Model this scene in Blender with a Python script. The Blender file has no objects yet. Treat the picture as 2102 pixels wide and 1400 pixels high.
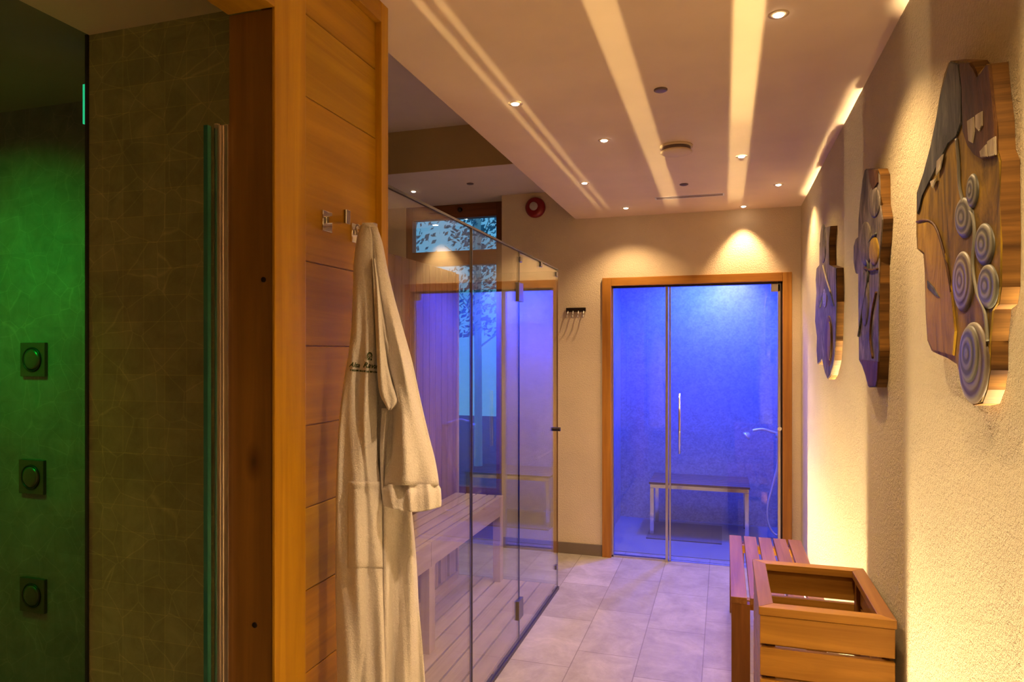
import bpy, bmesh, math, random
from mathutils import Vector, Matrix, noise
random.seed(7)
S = bpy.context.scene
COL = S.collection
H = 1.55                       # camera height
YAW = math.radians(17.3)
# ------------------------------------------------------------------ camera
cam_d = bpy.data.cameras.new('camera'); cam = bpy.data.objects.new('camera', cam_d); COL.objects.link(cam)
cam.location = (0, 0, H); cam.rotation_euler = (math.pi/2, 0, YAW)
cam_d.sensor_width = 36; cam_d.lens = 1400/2102*36; cam_d.shift_y = 22/2102
cam_d.clip_start = .02
S.camera = cam
S.view_settings.view_transform = 'Standard'; S.view_settings.look = 'None'
S.view_settings.gamma = 1; S.view_settings.exposure = 0.08
# ------------------------------------------------------------------ world: blue dusk outside the window
w = bpy.data.worlds.new('world'); S.world = w; w.use_nodes = True
w.node_tree.nodes['Background'].inputs[0].default_value = (.17, .55, .9, 1)
w.node_tree.nodes['Background'].inputs[1].default_value = .8
WARM = (1, .67, .34)

def light(kind, name, loc, energy, color=WARM, rot=(0, 0, 0), **kw):
    d = bpy.data.lights.new(name, kind); o = bpy.data.objects.new(name, d); COL.objects.link(o)
    o.location = loc; o.rotation_euler = rot; d.energy = energy; d.color = color
    for k, v in kw.items(): setattr(d, k, v)
    return o
def downspot(x, y, z, e, cone=95, color=WARM, blend=.7):
    return light('SPOT', 'spot_lamp', (x, y, z-.012), e, color, spot_size=math.radians(cone), spot_blend=blend, shadow_soft_size=.02)
K = 1.62
CZ = 2.566     # corridor ceiling height
DOWN = [(-.8175, 2.67, 1.0), (-.552, 3.26, .8), (-.804, 4.05, .9), (-.664, 4.84, .5), (.156, 2.2, 1.0), (.3138, 4.44, .8), (.085, 3.74, .5), (.127, 5.03, .9)]
for (x, y, k) in DOWN: downspot(x, y, CZ-.004, 34*k*K, cone=118 if y < 5 else 80)
downspot(-2.296, 4.81, 2.786, 26*K, 110)
for (x, y, e) in [(.2, .9, 44), (-.45, -.2, 14), (.15, -1.4, 12)]: downspot(x, y, CZ-.004, e*K, 120)
# linear wall washers on the floor along the right wall, plus two small spots under the bench
WASH = [(-.6, 2.24, 11.5), (2.84, 4.75, 6.5)]
for (ya, yb, e) in WASH:
    light('AREA', 'wall_washer_lamp', (.480, (ya+yb)/2, .032), e*K, (1, .75, .42), (math.pi, math.radians(2.6), 0), shape='RECTANGLE', size=.04, size_y=yb-ya, spread=math.radians(6.5))
UP = [(.425, 3.34, .8), (.425, 4.0, .9)]
for (x, y, k) in UP:
    light('SPOT', 'uplight_lamp', (x, y, .03), 17*k*K, (1, .70, .32), (math.pi, 0, 0), spot_size=math.radians(150), spot_blend=.8, shadow_soft_size=.02)
light('SPOT', 'uplight_lamp', (.42, 1.3, .03), 26*K, (1, .68, .30), (math.radians(180+24), 0, 0), spot_size=math.radians(120), spot_blend=.8, shadow_soft_size=.02)  # added fill spot, tilted at the towel box front
# added unseen lamps behind the viewer, drawing grazing light streaks on the ceiling
def beam(x, wd, e, z0=2.228, h=.315, tilt=4.5, y=-1.5, spread=.35, yaw=0):
    light('AREA', 'ceiling_streak_lamp', (x, y, z0), e, (1, .74, .36), (math.pi/2+math.radians(tilt), 0, math.radians(yaw)), shape='RECTANGLE', size=wd, size_y=h, spread=math.radians(spread))
beam(.07, .095, .54*K); beam(-.345, .095, .40*K); beam(-.79, .028, .07*K); beam(-.85, .028, .07*K)
beam(.07, .085, .2*K, z0=2.28, h=.16)
# steam room: blue colour lamp; shower: green colour lamp
BLUE = (.008, .035, 1)
light('SPOT', 'blue_lamp', (-.16, 5.98, 2.36), 270, (.03, .065, 1), (math.radians(14), 0, 0), spot_size=math.radians(150), spot_blend=.9, shadow_soft_size=.04)
light('SPOT', 'blue_lamp', (.08, 6.12, 2.36), 30, (.36, .42, 1), (math.radians(32), 0, 0), spot_size=math.radians(85), spot_blend=1, shadow_soft_size=.04)
light('AREA', 'blue_lamp', (-.2, 5.72, 2.37), 80, BLUE, shape='RECTANGLE', size=1.1, size_y=.3)
light('AREA', 'green_lamp', (-2.6, 1.3, 2.3), 4.6, (.0, 1, .06), (math.radians(38), 0, math.radians(12)), shape='DISK', size=.2, spread=math.radians(120))

# ------------------------------------------------------------------ pixel rays (photo frame 2102x1400) for measuring
def ray(px, py):
    a = (px-1051)/1400; c, s = math.cos(YAW), math.sin(YAW)
    return Vector((-s+c*a, c+s*a, (722-py)/1400))
def onx(px, py, x): d = ray(px, py); return Vector((0, 0, H))+d*(x/d.x)
def ony(px, py, y): d = ray(px, py); return Vector((0, 0, H))+d*(y/d.y)
def ont(px, py, t): return Vector((0, 0, H))+ray(px, py)*t

# ------------------------------------------------------------------ materials
def mat(name):
    m = bpy.data.materials.new(name); m.use_nodes = True
    nt = m.node_tree; return m, nt, nt.nodes['Principled BSDF'], nt.nodes.new, nt.links.new
def flat(name, col, rough=.5, metal=0, **kw):
    m, nt, b, N, L = mat(name)
    b.inputs['Base Color'].default_value = (*col, 1); b.inputs['Roughness'].default_value = rough; b.inputs['Metallic'].default_value = metal
    for k, v in kw.items(): b.inputs[k].default_value = v
    return m
def coords(N, L, scale=(1, 1, 1), rot=(0, 0, 0), kind='Object', loc=(0, 0, 0)):
    t = N('ShaderNodeTexCoord'); mp = N('ShaderNodeMapping'); mp.inputs['Scale'].default_value = scale; mp.inputs['Rotation'].default_value = rot
    mp.inputs['Location'].default_value = loc
    L(t.outputs[kind], mp.inputs[0]); return mp.outputs[0]
def tex_noise(N, L, vec, scale, detail=4, rough=.6, dist=0):
    n = N('ShaderNodeTexNoise'); n.inputs['Scale'].default_value = scale; n.inputs['Detail'].default_value = detail
    n.inputs['Roughness'].default_value = rough; n.inputs['Distortion'].default_value = dist; L(vec, n.inputs['Vector']); return n.outputs['Fac']
def ramp(N, L, fac, stops):
    r = N('ShaderNodeValToRGB'); L(fac, r.inputs[0]); e = r.color_ramp.elements
    while len(e) < len(stops): e.new(.5)
    for i, (p, c) in enumerate(stops): e[i].position = p; e[i].color = (*c, 1)
    return r.outputs[0]
def bump(N, L, b, h, strength, dist=.01):
    n = N('ShaderNodeBump'); n.inputs['Strength'].default_value = strength; n.inputs['Distance'].default_value = dist
    L(h, n.inputs['Height']); L(n.outputs[0], b.inputs['Normal']); return n
def mul(N, L, a, bb, f=1.0):
    m = N('ShaderNodeMix'); m.data_type = 'RGBA'; m.blend_type = 'MULTIPLY'; m.inputs[0].default_value = f
    L(a, m.inputs[6]); L(bb, m.inputs[7]); return m.outputs[2]
def wood(name, light_c, dark_c, axis=2, rough=.45, knots=0.0, grain=22, offset=0.0, bs=.25):
    m, nt, b, N, L = mat(name)
    sc = [1, 1, 1]; sc[axis] = .045
    v = coords(N, L, tuple(sc), loc=(offset, offset*1.7, offset*.6))
    n1 = tex_noise(N, L, v, grain, 6, .62, .6)
    sc2 = [1, 1, 1]; sc2[axis] = .12
    v2 = coords(N, L, tuple(sc2), loc=(offset*2, 0, offset)); n2 = tex_noise(N, L, v2, 5, 3, .5, 1.2)
    mid = tuple((a+c)/2 for a, c in zip(light_c, dark_c))
    c1 = ramp(N, L, n1, [(.3, dark_c), (.52, mid), (.72, light_c)])
    c2 = ramp(N, L, n2, [(.3, (.72, .68, .62)), (.62, (1, 1, 1))])
    out = mul(N, L, c1, c2, .85)
    if knots:
        sk = [3.2, 3.2, 3.2]; sk[axis] = 1.6
        vk = coords(N, L, tuple(sk), loc=(offset+.3, offset, .2))
        vo = N('ShaderNodeTexVoronoi'); vo.inputs['Scale'].default_value = 1.6; L(vk, vo.inputs['Vector'])
        k = ramp(N, L, vo.outputs['Distance'], [(.015, (.10, .05, .02)), (.05, (.42, .28, .14)), (.13, (1, 1, 1))])
        out = mul(N, L, out, k, knots)
    L(out, b.inputs['Base Color']); b.inputs['Roughness'].default_value = rough; b.inputs['Specular IOR Level'].default_value = .3
    bump(N, L, b, n1, bs, .002)
    return m
M = {}
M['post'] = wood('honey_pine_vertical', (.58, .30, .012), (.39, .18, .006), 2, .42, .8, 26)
M['plank'] = wood('honey_pine_plank', (.52, .265, .009), (.34, .16, .005), 1, .45, .9, 24, 1.3, .5)
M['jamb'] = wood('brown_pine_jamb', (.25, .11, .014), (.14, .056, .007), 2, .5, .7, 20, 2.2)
M['header'] = wood('honey_pine_header', (.48, .235, .012), (.30, .13, .006), 1, .5, .4, 22, 3.3)
M['door_wood_v'] = wood('larch_frame_vertical', (.52, .23, .035), (.32, .12, .016), 2, .45, .3, 30, 4)
M['door_wood_h'] = wood('larch_frame_horizontal', (.52, .23, .035), (.32, .12, .016), 0, .45, .3, 30, 5)
M['win_v'] = wood('dark_larch_vertical', (.30, .10, .03), (.15, .045, .012), 2, .45, 0, 30, 6)
M['win_h'] = wood('dark_larch_horizontal', (.30, .10, .03), (.15, .045, .012), 0, .45, 0, 30, 7)
M['teak_y'] = wood('teak_lengthwise', (.36, .165, .045), (.20, .08, .018), 1, .4, 0, 34, 8)
M['teak_x'] = wood('teak_crosswise', (.58, .29, .045), (.34, .15, .018), 0, .42, .25, 26, 9)
M['teak_z'] = wood('teak_upright', (.28, .115, .025), (.15, .055, .012), 2, .42, 0, 30, 10)
M['shaded_boards_z'] = wood('shaded_wall_boards', (.36, .21, .12), (.22, .115, .06), 2, .5, 0, 40, 13)  # sauna wall boards, base colour darkened to stand in for missing light
M['aspen_y'] = wood('pale_aspen_lengthwise', (.62, .45, .30), (.53, .37, .24), 1, .5, 0, 40, 11)
M['aspen_z'] = wood('pale_aspen_upright', (.62, .45, .30), (.53, .37, .24), 2, .5, 0, 40, 12)

def plaster(name, col, scale, strength, dist, col2=None):
    m, nt, b, N, L = mat(name)
    v = coords(N, L); n = tex_noise(N, L, v, scale, 5, .62); n2 = tex_noise(N, L, v, scale*3.3, 3, .5)
    ad = N('ShaderNodeMath'); ad.operation = 'MULTIPLY_ADD'; ad.inputs[1].default_value = .35; L(n2, ad.inputs[0]); L(n, ad.inputs[2])
    c2 = col2 or tuple(c*.93 for c in col)
    L(ramp(N, L, tex_noise(N, L, v, 2.5, 3), [(.35, c2), (.65, col)]), b.inputs['Base Color'])
    b.inputs['Roughness'].default_value = .9; b.inputs['Specular IOR Level'].default_value = .2
    bump(N, L, b, ad.outputs[0], strength, dist); return m
M['stucco'] = plaster('coarse_cream_stucco', (.80, .67, .42), 95, 1.0, .02)
M['wall'] = plaster('cream_wall_plaster', (.76, .62, .43), 120, .6, .008)
M['ceil'] = plaster('smooth_ceiling_paint', (.80, .62, .42), 30, .06, .002)
M['ceil_left'] = plaster('grey_white_ceiling_paint', (.66, .56, .48), 30, .06, .002)
M['ceil_shower'] = plaster('shaded_shower_ceiling', (.22, .20, .14), 30, .05, .002)  # base colour darkened so the shower ceiling looks unlit
M['beam_face'] = plaster('ochre_bulkhead_paint', (.50, .36, .18), 30, .05, .002)

def floor_mat():
    m, nt, b, N, L = mat('grey_stone_floor_tiles')
    v = coords(N, L, (1, 1, 1), (0, 0, -math.pi/2), loc=(0.12, -.1024, 0))
    br = N('ShaderNodeTexBrick'); L(v, br.inputs['Vector']); br.inputs['Scale'].default_value = 1
    br.inputs['Brick Width'].default_value = .6; br.inputs['Row Height'].default_value = .3125; br.offset = .33
    br.inputs['Mortar Size'].default_value = .0028; br.inputs['Mortar Smooth'].default_value = .3
    br.inputs['Color1'].default_value = (1, 1, 1, 1); br.inputs['Color2'].default_value = (.78, .77, .78, 1); br.inputs['Mortar'].default_value = (.52, .49, .47, 1)
    o = coords(N, L); n = tex_noise(N, L, o, 5, 8, .7, .7); n2 = tex_noise(N, L, o, 24, 6, .7)
    c = ramp(N, L, n, [(.3, (.32, .275, .24)), (.55, (.43, .38, .335)), (.75, (.54, .475, .42))])
    c2 = ramp(N, L, n2, [(.3, (.86, .86, .86)), (.7, (1, 1, 1))])
    L(mul(N, L, mul(N, L, c, c2), br.outputs['Color']), b.inputs['Base Color'])
    b.inputs['Roughness'].default_value = .42
    bump(N, L, b, n2, .12, .003); return m
M['floor'] = floor_mat()

def shower_tile(name, c_lo, c_hi, grout, size, plane='xz', rough=.4):
    m, nt, b, N, L = mat(name)
    v = coords(N, L, (1, 1, 1), (-math.pi/2, 0, 0) if plane == 'xz' else (0, 0, 0))
    br = N('ShaderNodeTexBrick'); L(v, br.inputs['Vector']); br.inputs['Scale'].default_value = 1; br.offset = 0
    br.inputs['Brick Width'].default_value = size; br.inputs['Row Height'].default_value = size
    br.inputs['Mortar Size'].default_value = .0011; br.inputs['Color1'].default_value = (.82, .82, .82, 1); br.inputs['Color2'].default_value = (1.0, 1.0, 1.0, 1)
    br.inputs['Mortar'].default_value = (*grout, 1)
    o = coords(N, L); n = tex_noise(N, L, o, 9, 8, .7, 1.0)
    c = ramp(N, L, n, [(.3, c_lo), (.7, c_hi)])
    # crackle veins inside the tiles
    vo = N('ShaderNodeTexVoronoi'); vo.feature = 'DISTANCE_TO_EDGE'; vo.inputs['Scale'].default_value = 9
    nz = N('ShaderNodeTexNoise'); nz.inputs['Scale'].default_value = 6; L(o, nz.inputs['Vector'])
    mx = N('ShaderNodeMix'); mx.data_type = 'RGBA'; mx.inputs[0].default_value = .03; L(o, mx.inputs[6]); L(nz.outputs['Color'], mx.inputs[7]); L(mx.outputs[2], vo.inputs['Vector'])
    vein = ramp(N, L, vo.outputs['Distance'], [(.0, (1.55, 1.5, 1.4)), (.018, (1, 1, 1))])
    L(mul(N, L, mul(N, L, c, vein, .75), br.outputs['Color']), b.inputs['Base Color'])
    b.inputs['Roughness'].default_value = rough; bump(N, L, b, n, .15, .003); return m
M['tile'] = shower_tile('olive_stone_mosaic', (.28, .27, .11), (.44, .42, .18), (1.25, 1.2, 1.05), .078)
M['gtile'] = shower_tile('pale_shower_stone', (.13, .13, .115), (.22, .22, .19), (1.0, 1.0, 1.0), .15)
def steam_tile():
    m, nt, b, N, L = mat('steam_room_mosaic')
    v = coords(N, L); vo = N('ShaderNodeTexVoronoi'); vo.inputs['Scale'].default_value = 75; L(v, vo.inputs['Vector'])
    hs = N('ShaderNodeSeparateColor'); L(vo.outputs['Color'], hs.inputs[0])
    n = tex_noise(N, L, v, 14, 6, .7)
    c = ramp(N, L, hs.outputs[0], [(.0, (.34, .34, .34)), (1, (.44, .44, .44))]); c2 = ramp(N, L, n, [(.35, (.82, .82, .82)), (.65, (1, 1, 1))])
    L(mul(N, L, c, c2), b.inputs['Base Color']); b.inputs['Roughness'].default_value = .5; return m
M['steam'] = steam_tile()

def glass(name, tint=(.95, .975, .965), f0=.045, gloss=0.0):
    m = bpy.data.materials.new(name); m.use_nodes = True; nt = m.node_tree; nt.nodes.clear(); N = nt.nodes.new; L = nt.links.new
    out = N('ShaderNodeOutputMaterial'); tr = N('ShaderNodeBsdfTransparent'); tr.inputs[0].default_value = (*tint, 1)
    gl = N('ShaderNodeBsdfGlossy'); gl.inputs['Roughness'].default_value = gloss; gl.inputs['Color'].default_value = (1, 1, 1, 1)
    lw = N('ShaderNodeLayerWeight'); lw.inputs['Blend'].default_value = .5      # facing = 1 - |cos|
    p = N('ShaderNodeMath'); p.operation = 'POWER'; p.inputs[1].default_value = 5; L(lw.outputs['Facing'], p.inputs[0])
    a = N('ShaderNodeMath'); a.operation = 'MULTIPLY_ADD'; a.inputs[1].default_value = 1-f0; a.inputs[2].default_value = f0; L(p.outputs[0], a.inputs[0])
    mx = N('ShaderNodeMixShader'); L(a.outputs[0], mx.inputs[0]); L(tr.outputs[0], mx.inputs[1]); L(gl.outputs[0], mx.inputs[2]); L(mx.outputs[0], out.inputs[0])
    return m
M['glass'] = glass('clear_safety_glass')
M['win_glass'] = glass('window_glass', (.9, .95, .97))
M['edge'] = flat('green_glass_edge', (.03, .16, .10), .15, 0, **{'Transmission Weight': .3})
M['edge_dark'] = flat('glass_joint_seal', (.05, .04, .035), .4)
M['chrome'] = flat('polished_chrome', (.82, .80, .78), .12, 1)
M['brushed'] = flat('brushed_steel', (.62, .58, .54), .3, 1)
M['hinge'] = flat('dull_steel_hinge', (.22, .20, .19), .3, .9)
M['copper'] = flat('satin_aluminium_profile', (.80, .70, .62), .22, 1)
M['dark_metal'] = flat('dark_bronze_metal', (.05, .035, .03), .35, .8)
M['black'] = flat('black_rubber', (.02, .018, .016), .5)
M['skirt'] = plaster('grey_stone_skirting', (.20, .155, .125), 20, .1, .002)
M['white_plastic'] = flat('white_plastic', (.72, .68, .62), .4)
M['sensor'] = flat('dark_sensor_plastic', (.16, .10, .09), .5)
M['red'] = flat('red_alarm_plastic', (.22, .002, .004), .4)
M['siren_center'] = flat('grey_alarm_grille', (.42, .36, .34), .35)
M['seat_dark'] = flat('dark_bench_slats', (.16, .10, .07), .4)
M['hose'] = flat('silver_shower_hose', (.75, .74, .76), .3, .4)
M['mat_rug'] = flat('dark_rubber_mat', (.10, .09, .09), .8)
M['plate'] = flat('bronze_body_jet', (.10, .085, .055), .3, .5)
def emis(name, col, s):
    m = bpy.data.materials.new(name); m.use_nodes = True; nt = m.node_tree; b = nt.nodes['Principled BSDF']
    b.inputs['Base Color'].default_value = (*col, 1); b.inputs['Emission Color'].default_value = (*col, 1); b.inputs['Emission Strength'].default_value = s; return m
M['bulb'] = emis('downlight_bulb', (1, .82, .58), 40)
M['led_green'] = emis('green_led', (.02, .55, .22), .8)
def terry():
    m, nt, b, N, L = mat('white_terry_cotton')
    v = coords(N, L); n = tex_noise(N, L, v, 260, 3, .7); n2 = tex_noise(N, L, v, 45, 4, .6)
    ad = N('ShaderNodeMath'); ad.operation = 'MULTIPLY_ADD'; ad.inputs[1].default_value = .6; L(n2, ad.inputs[0]); L(n, ad.inputs[2])
    L(ramp(N, L, n, [(.3, (.76, .69, .66)), (.65, (.90, .83, .80))]), b.inputs['Base Color'])
    b.inputs['Roughness'].default_value = .95; b.inputs['Sheen Weight'].default_value = .35; b.inputs['Sheen Roughness'].default_value = .5
    b.inputs['Specular IOR Level'].default_value = .1
    bump(N, L, b, ad.outputs[0], .75, .004); return m
M['terry'] = terry()
M['thread'] = flat('green_embroidery', (.055, .085, .02), .7)

# ------------------------------------------------------------------ object helpers
def tag(o, label=None, cat=None, group=None, kind=None):
    if label: o['label'] = label
    if cat: o['category'] = cat
    if group: o['group'] = group
    if kind: o['kind'] = kind
    return o
def empty(name, loc, label=None, cat=None, group=None, kind=None):
    o = bpy.data.objects.new(name, None); COL.objects.link(o); o.location = loc; o.empty_display_size = .05
    return tag(o, label, cat, group, kind)
def wloc(o):
    v = Vector(o.location)
    while o.parent: o = o.parent; v += o.location
    return v
def link(name, bm, m, parent=None, smooth=False, origin=None):
    """verts come in world coordinates"""
    if parent is not None: base = wloc(parent)
    else: base = Vector((0, 0, 0))
    org = Vector(origin) if origin is not None else base
    bmesh.ops.translate(bm, verts=bm.verts, vec=-org)
    bmesh.ops.recalc_face_normals(bm, faces=bm.faces)
    me = bpy.data.meshes.new(name); bm.to_mesh(me); bm.free()
    ms = m if isinstance(m, (list, tuple)) else [m]
    for x in ms: me.materials.append(x)
    if smooth:
        for p in me.polygons: p.use_smooth = True
    o = bpy.data.objects.new(name, me); COL.objects.link(o)
    o.parent = parent; o.location = org-base
    return o
def abox(bm, x0, x1, y0, y1, z0, z1, bev=0, mi=0):
    vs = [bm.verts.new((x, y, z)) for x in (x0, x1) for y in (y0, y1) for z in (z0, z1)]
    fs = []
    for idx in ((0, 1, 3, 2), (4, 6, 7, 5), (0, 4, 5, 1), (2, 3, 7, 6), (0, 2, 6, 4), (1, 5, 7, 3)):
        f = bm.faces.new([vs[i] for i in idx]); f.material_index = mi; fs.append(f)
    if bev:
        es = list({e for f in fs for e in f.edges})
        bmesh.ops.bevel(bm, geom=es, offset=bev, segments=2, affect='EDGES', profile=.6)
def box(name, x0, x1, y0, y1, z0, z1, m, parent=None, bev=0):
    bm = bmesh.new(); abox(bm, x0, x1, y0, y1, z0, z1, bev)
    if parent is None: return link(name, bm, m, None, origin=((x0+x1)/2, (y0+y1)/2, z0))
    return link(name, bm, m, parent)
def struct(name, x0, x1, y0, y1, z0, z1, m, bev=0):
    bm = bmesh.new(); abox(bm, x0, x1, y0, y1, z0, z1, bev)
    o = link(name, bm, m); o['kind'] = 'structure'; return o
def acyl(bm, p0, p1, r0, r1=None, n=24, caps=True):
    p0 = Vector(p0); p1 = Vector(p1); r1 = r0 if r1 is None else r1
    d = (p1-p0).normalized(); a = d.orthogonal().normalized(); b = d.cross(a)
    A = [bm.verts.new(p0+(a*math.cos(t)+b*math.sin(t))*r0) for t in [2*math.pi*i/n for i in range(n)]]
    B = [bm.verts.new(p1+(a*math.cos(t)+b*math.sin(t))*r1) for t in [2*math.pi*i/n for i in range(n)]]
    for i in range(n): bm.faces.new((A[i], A[(i+1) % n], B[(i+1) % n], B[i]))
    if caps: bm.faces.new(A[::-1]); bm.faces.new(B)
def cyl(name, p0, p1, r, m, parent, r1=None, n=24):
    bm = bmesh.new(); acyl(bm, p0, p1, r, r1, n); return link(name, bm, m, parent, smooth=False)
def lathe(name, prof, c, axis, m, parent, n=40):
    """prof: list of (radius, distance along axis)"""
    bm = bmesh.new(); c = Vector(c); axis = Vector(axis).normalized(); a = axis.orthogonal().normalized(); b = axis.cross(a); rings = []
    for r, h in prof:
        rings.append([bm.verts.new(c+axis*h+(a*math.cos(2*math.pi*i/n)+b*math.sin(2*math.pi*i/n))*max(r, .0002)) for i in range(n)])
    for k in range(len(rings)-1):
        for i in range(n): bm.faces.new((rings[k][i], rings[k][(i+1) % n], rings[k+1][(i+1) % n], rings[k+1][i]))
    bm.faces.new(rings[0][::-1]); bm.faces.new(rings[-1])
    return link(name, bm, m, parent, smooth=True)
def tube(name, pts, r, m, parent, n=10, sub=8):
    P = [Vector(p) for p in pts]; out = []
    for i in range(len(P)-1):
        p0 = P[max(i-1, 0)]; p1 = P[i]; p2 = P[i+1]; p3 = P[min(i+2, len(P)-1)]
        for k in range(sub):
            t = k/sub
            out.append(.5*((2*p1)+(-p0+p2)*t+(2*p0-5*p1+4*p2-p3)*t*t+(-p0+3*p1-3*p2+p3)*t**3))
    out.append(P[-1]); bm = bmesh.new(); rings = []; up = Vector((.3, .2, 1))
    for i, p in enumerate(out):
        d = (out[min(i+1, len(out)-1)]-out[max(i-1, 0)]).normalized(); a = d.cross(up)
        if a.length < .05: a = d.orthogonal()
        a.normalize(); b = d.cross(a)
        rings.append([bm.verts.new(p+(a*math.cos(2*math.pi*j/n)+b*math.sin(2*math.pi*j/n))*r) for j in range(n)])
    for k in range(len(rings)-1):
        for j in range(n): bm.faces.new((rings[k][j], rings[k][(j+1) % n], rings[k+1][(j+1) % n], rings[k+1][j]))
    bm.faces.new(rings[0][::-1]); bm.faces.new(rings[-1])
    return link(name, bm, m, parent, smooth=True)
def dup(root, loc, label=None):
    r = root.copy(); COL.objects.link(r); r.location = loc
    if label: r['label'] = label
    for ch in list(root.children):
        c = ch.copy(); COL.objects.link(c); c.parent = r
        for g in list(ch.children):
            d = g.copy(); COL.objects.link(d); d.parent = c
    return r
def pane(name, x0, x1, y0, y1, z0, z1, parent, edge='edge', m='glass'):
    """solid glass slab whose narrow faces have the darker edge colour"""
    bm = bmesh.new(); abox(bm, x0, x1, y0, y1, z0, z1)
    thin_x = (x1-x0) < (y1-y0)
    bmesh.ops.recalc_face_normals(bm, faces=bm.faces)
    for f in bm.faces:
        n = f.normal; big = abs(n.x) > .9 if thin_x else abs(n.y) > .9
        f.material_index = 0 if big else 1
    return link(name, bm, [M[m], M[edge]], parent)

# ================================================================== SETTING
RX = .51; BY = 5.14; PX = -.95
struct('floor', -3.4, .75, -3.2, 6.7, -.12, 0, M['floor'])
struct('wall_right', RX, RX+.2, -3.2, 5.3, 0, CZ+.5, M['stucco'])
struct('wall_front', -3.4, RX, -3.35, -3.2, 0, CZ+.5, M['wall'])
struct('wall_left', -3.4, -3.25, -3.2, 5.5, 0, 3.2, M['wall'])
# back wall with the steam door opening
DX0, DX1, DZ = -.881, .4495, 2.106
bm = bmesh.new()
abox(bm, -1.686, DX0, BY, 5.34, 0, 3.2); abox(bm, DX0, DX1, BY, 5.34, DZ, 3.2); abox(bm, DX1, RX, BY, 5.34, 0, 3.2)
link('wall_back', bm, M['wall'])['kind'] = 'structure'
bm = bmesh.new()
abox(bm, -3.25, -2.62, 5.34, 5.46, 0, 3.2); abox(bm, -1.686, -1.5, 5.34, 5.46, 0, 3.2)
link('wall_window', bm, M['wall'])['kind'] = 'structure'
# ceilings
struct('ceiling', -1.09, RX, -3.2, BY, CZ, 3.2, M['ceil'])
struct('ceiling', -3.25, -1.09, 1.9, 4.30, 3.08, 3.2, M['ceil_left'])
bm = bmesh.new(); abox(bm, -3.25, -1.09, 4.305, 5.45, 2.79, 3.2); link('ceiling', bm, M['ceil_left'])['kind'] = 'structure'
struct('trim_1', -3.25, -1.09, 4.295, 4.305, 2.79, 3.08, M['beam_face'])
struct('ceiling', -1.847, -1.074, -3.2, 1.60, 2.514, 3.2, M['ceil'])
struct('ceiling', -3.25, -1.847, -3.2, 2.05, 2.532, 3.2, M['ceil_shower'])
# skirting
for (x0, x1) in ((-1.686, DX0),):
    struct('baseboard_back', x0, x1, BY-.012, BY, 0, .085, M['skirt'], .002)
struct('baseboard_back', DX1, RX, BY-.012, BY, 0, .085, M['skirt'], .002)
# shower
struct('wall_tiled', -1.847, -1.074, 1.60, 1.819, 0, 2.6, M['tile'])
struct('wall_shower', -3.25, -1.84, 2.05, 2.12, 0, 2.6, M['gtile'])
struct('wall_upper', -3.25, -1.09, 1.82, 1.9, 2.6, 3.2, M['wall'])
struct('trim_shadow', -1.857, -1.847, 1.594, 1.62, 0, 2.514, M['black'])  # edge profile; its black also paints the shadow along this corner
# wooden partition: corner post, header, recessed planks, edge post
wp = empty('wall_wooden', (-.95, 1.5, 0), kind='structure')
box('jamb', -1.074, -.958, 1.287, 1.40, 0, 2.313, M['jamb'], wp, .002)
box('corner_post', -.958, PX, 1.285, 1.403, 0, CZ, M['post'], wp, .0025)
box('door_header', -1.074, PX, -3.2, 1.285, 2.313, CZ, M['header'], wp, .002)
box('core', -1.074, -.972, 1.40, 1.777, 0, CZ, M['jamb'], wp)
seams = [0, .17, .37, .57, .77, .97, 1.17, 1.37, 1.564, 1.77, 2.17, 2.37, 2.507]
for i in range(len(seams)-1):
    bm = bmesh.new(); d = random.uniform(0, .0015)
    abox(bm, -.985, -.970+d, 1.40, 1.777, seams[i]+.0012, seams[i+1]-.0012, .0025)
    m2 = wood('honey_pine_plank', tuple(c*random.uniform(.9, 1.1) for c in (.52, .265, .009)), (.34, .16, .005), 1, .45, .9, 24, 1.3+i*2.7, .5)
    link('plank', bm, m2, wp)
box('top_rail', -.985, PX, 1.403, 1.777, 2.507, CZ, M['header'], wp, .002)
box('edge_post', -1.074, PX, 1.777, 1.819, 0, CZ, M['post'], wp, .0025)
for (px, py) in ((541, 574), (523, 1283)):
    p = ony(px, py, 1.287)
    bm = bmesh.new(); acyl(bm, p+Vector((0, .002, 0)), p-Vector((0, .0015, 0)), .007, .006, 16); link('screw_cap', bm, M['dark_metal'], wp)

# ------------------------------------------------------------------ steam room
SX0, SX1, SY = -.93, .475, 6.42
struct('wall_steam_back', SX0-.1, SX1+.1, SY, SY+.1, 0, 2.6, M['steam'])
struct('wall_steam_left', SX0-.1, SX0, 5.34, SY, 0, 2.6, M['steam'])
struct('wall_steam_right', SX1, SX1+.1, 5.34, SY, 0, 2.6, M['steam'])
struct('ceiling', SX0-.1, SX1+.1, 5.34, SY+.1, 2.4, 2.6, M['ceil_left'])
struct('floor_steam', SX0, SX1, 5.3, SY, .0005, .004, plaster('steam_floor_stone', (.20, .20, .20), 12, .1, .002))
d1 = empty('door_1', (-.2, 5.16, 0), kind='structure')
FW = .068
box('frame_side', DX0, DX0+FW, BY-.025, 5.26, 0, DZ, M['door_wood_v'], d1, .003)
box('frame_side', DX1-FW+.008, DX1, BY-.025, 5.26, 0, DZ, M['door_wood_v'], d1, .003)
box('frame_top', DX0+FW, DX1-FW+.008, BY-.025, 5.26, DZ-.062, DZ, M['door_wood_h'], d1, .003)
gx0, gx1, gz = DX0+FW, DX1-FW+.008, DZ-.062
for (a, b_) in ((gx0, gx0+.012), (gx1-.03, gx1-.012)): box('rebate_profile', a, b_, 5.15, 5.19, 0, gz, M['brushed'], d1, .001)
box('hinge_seal', gx1-.012, gx1, 5.15, 5.2, 0, gz, M['dark_metal'], d1)
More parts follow.
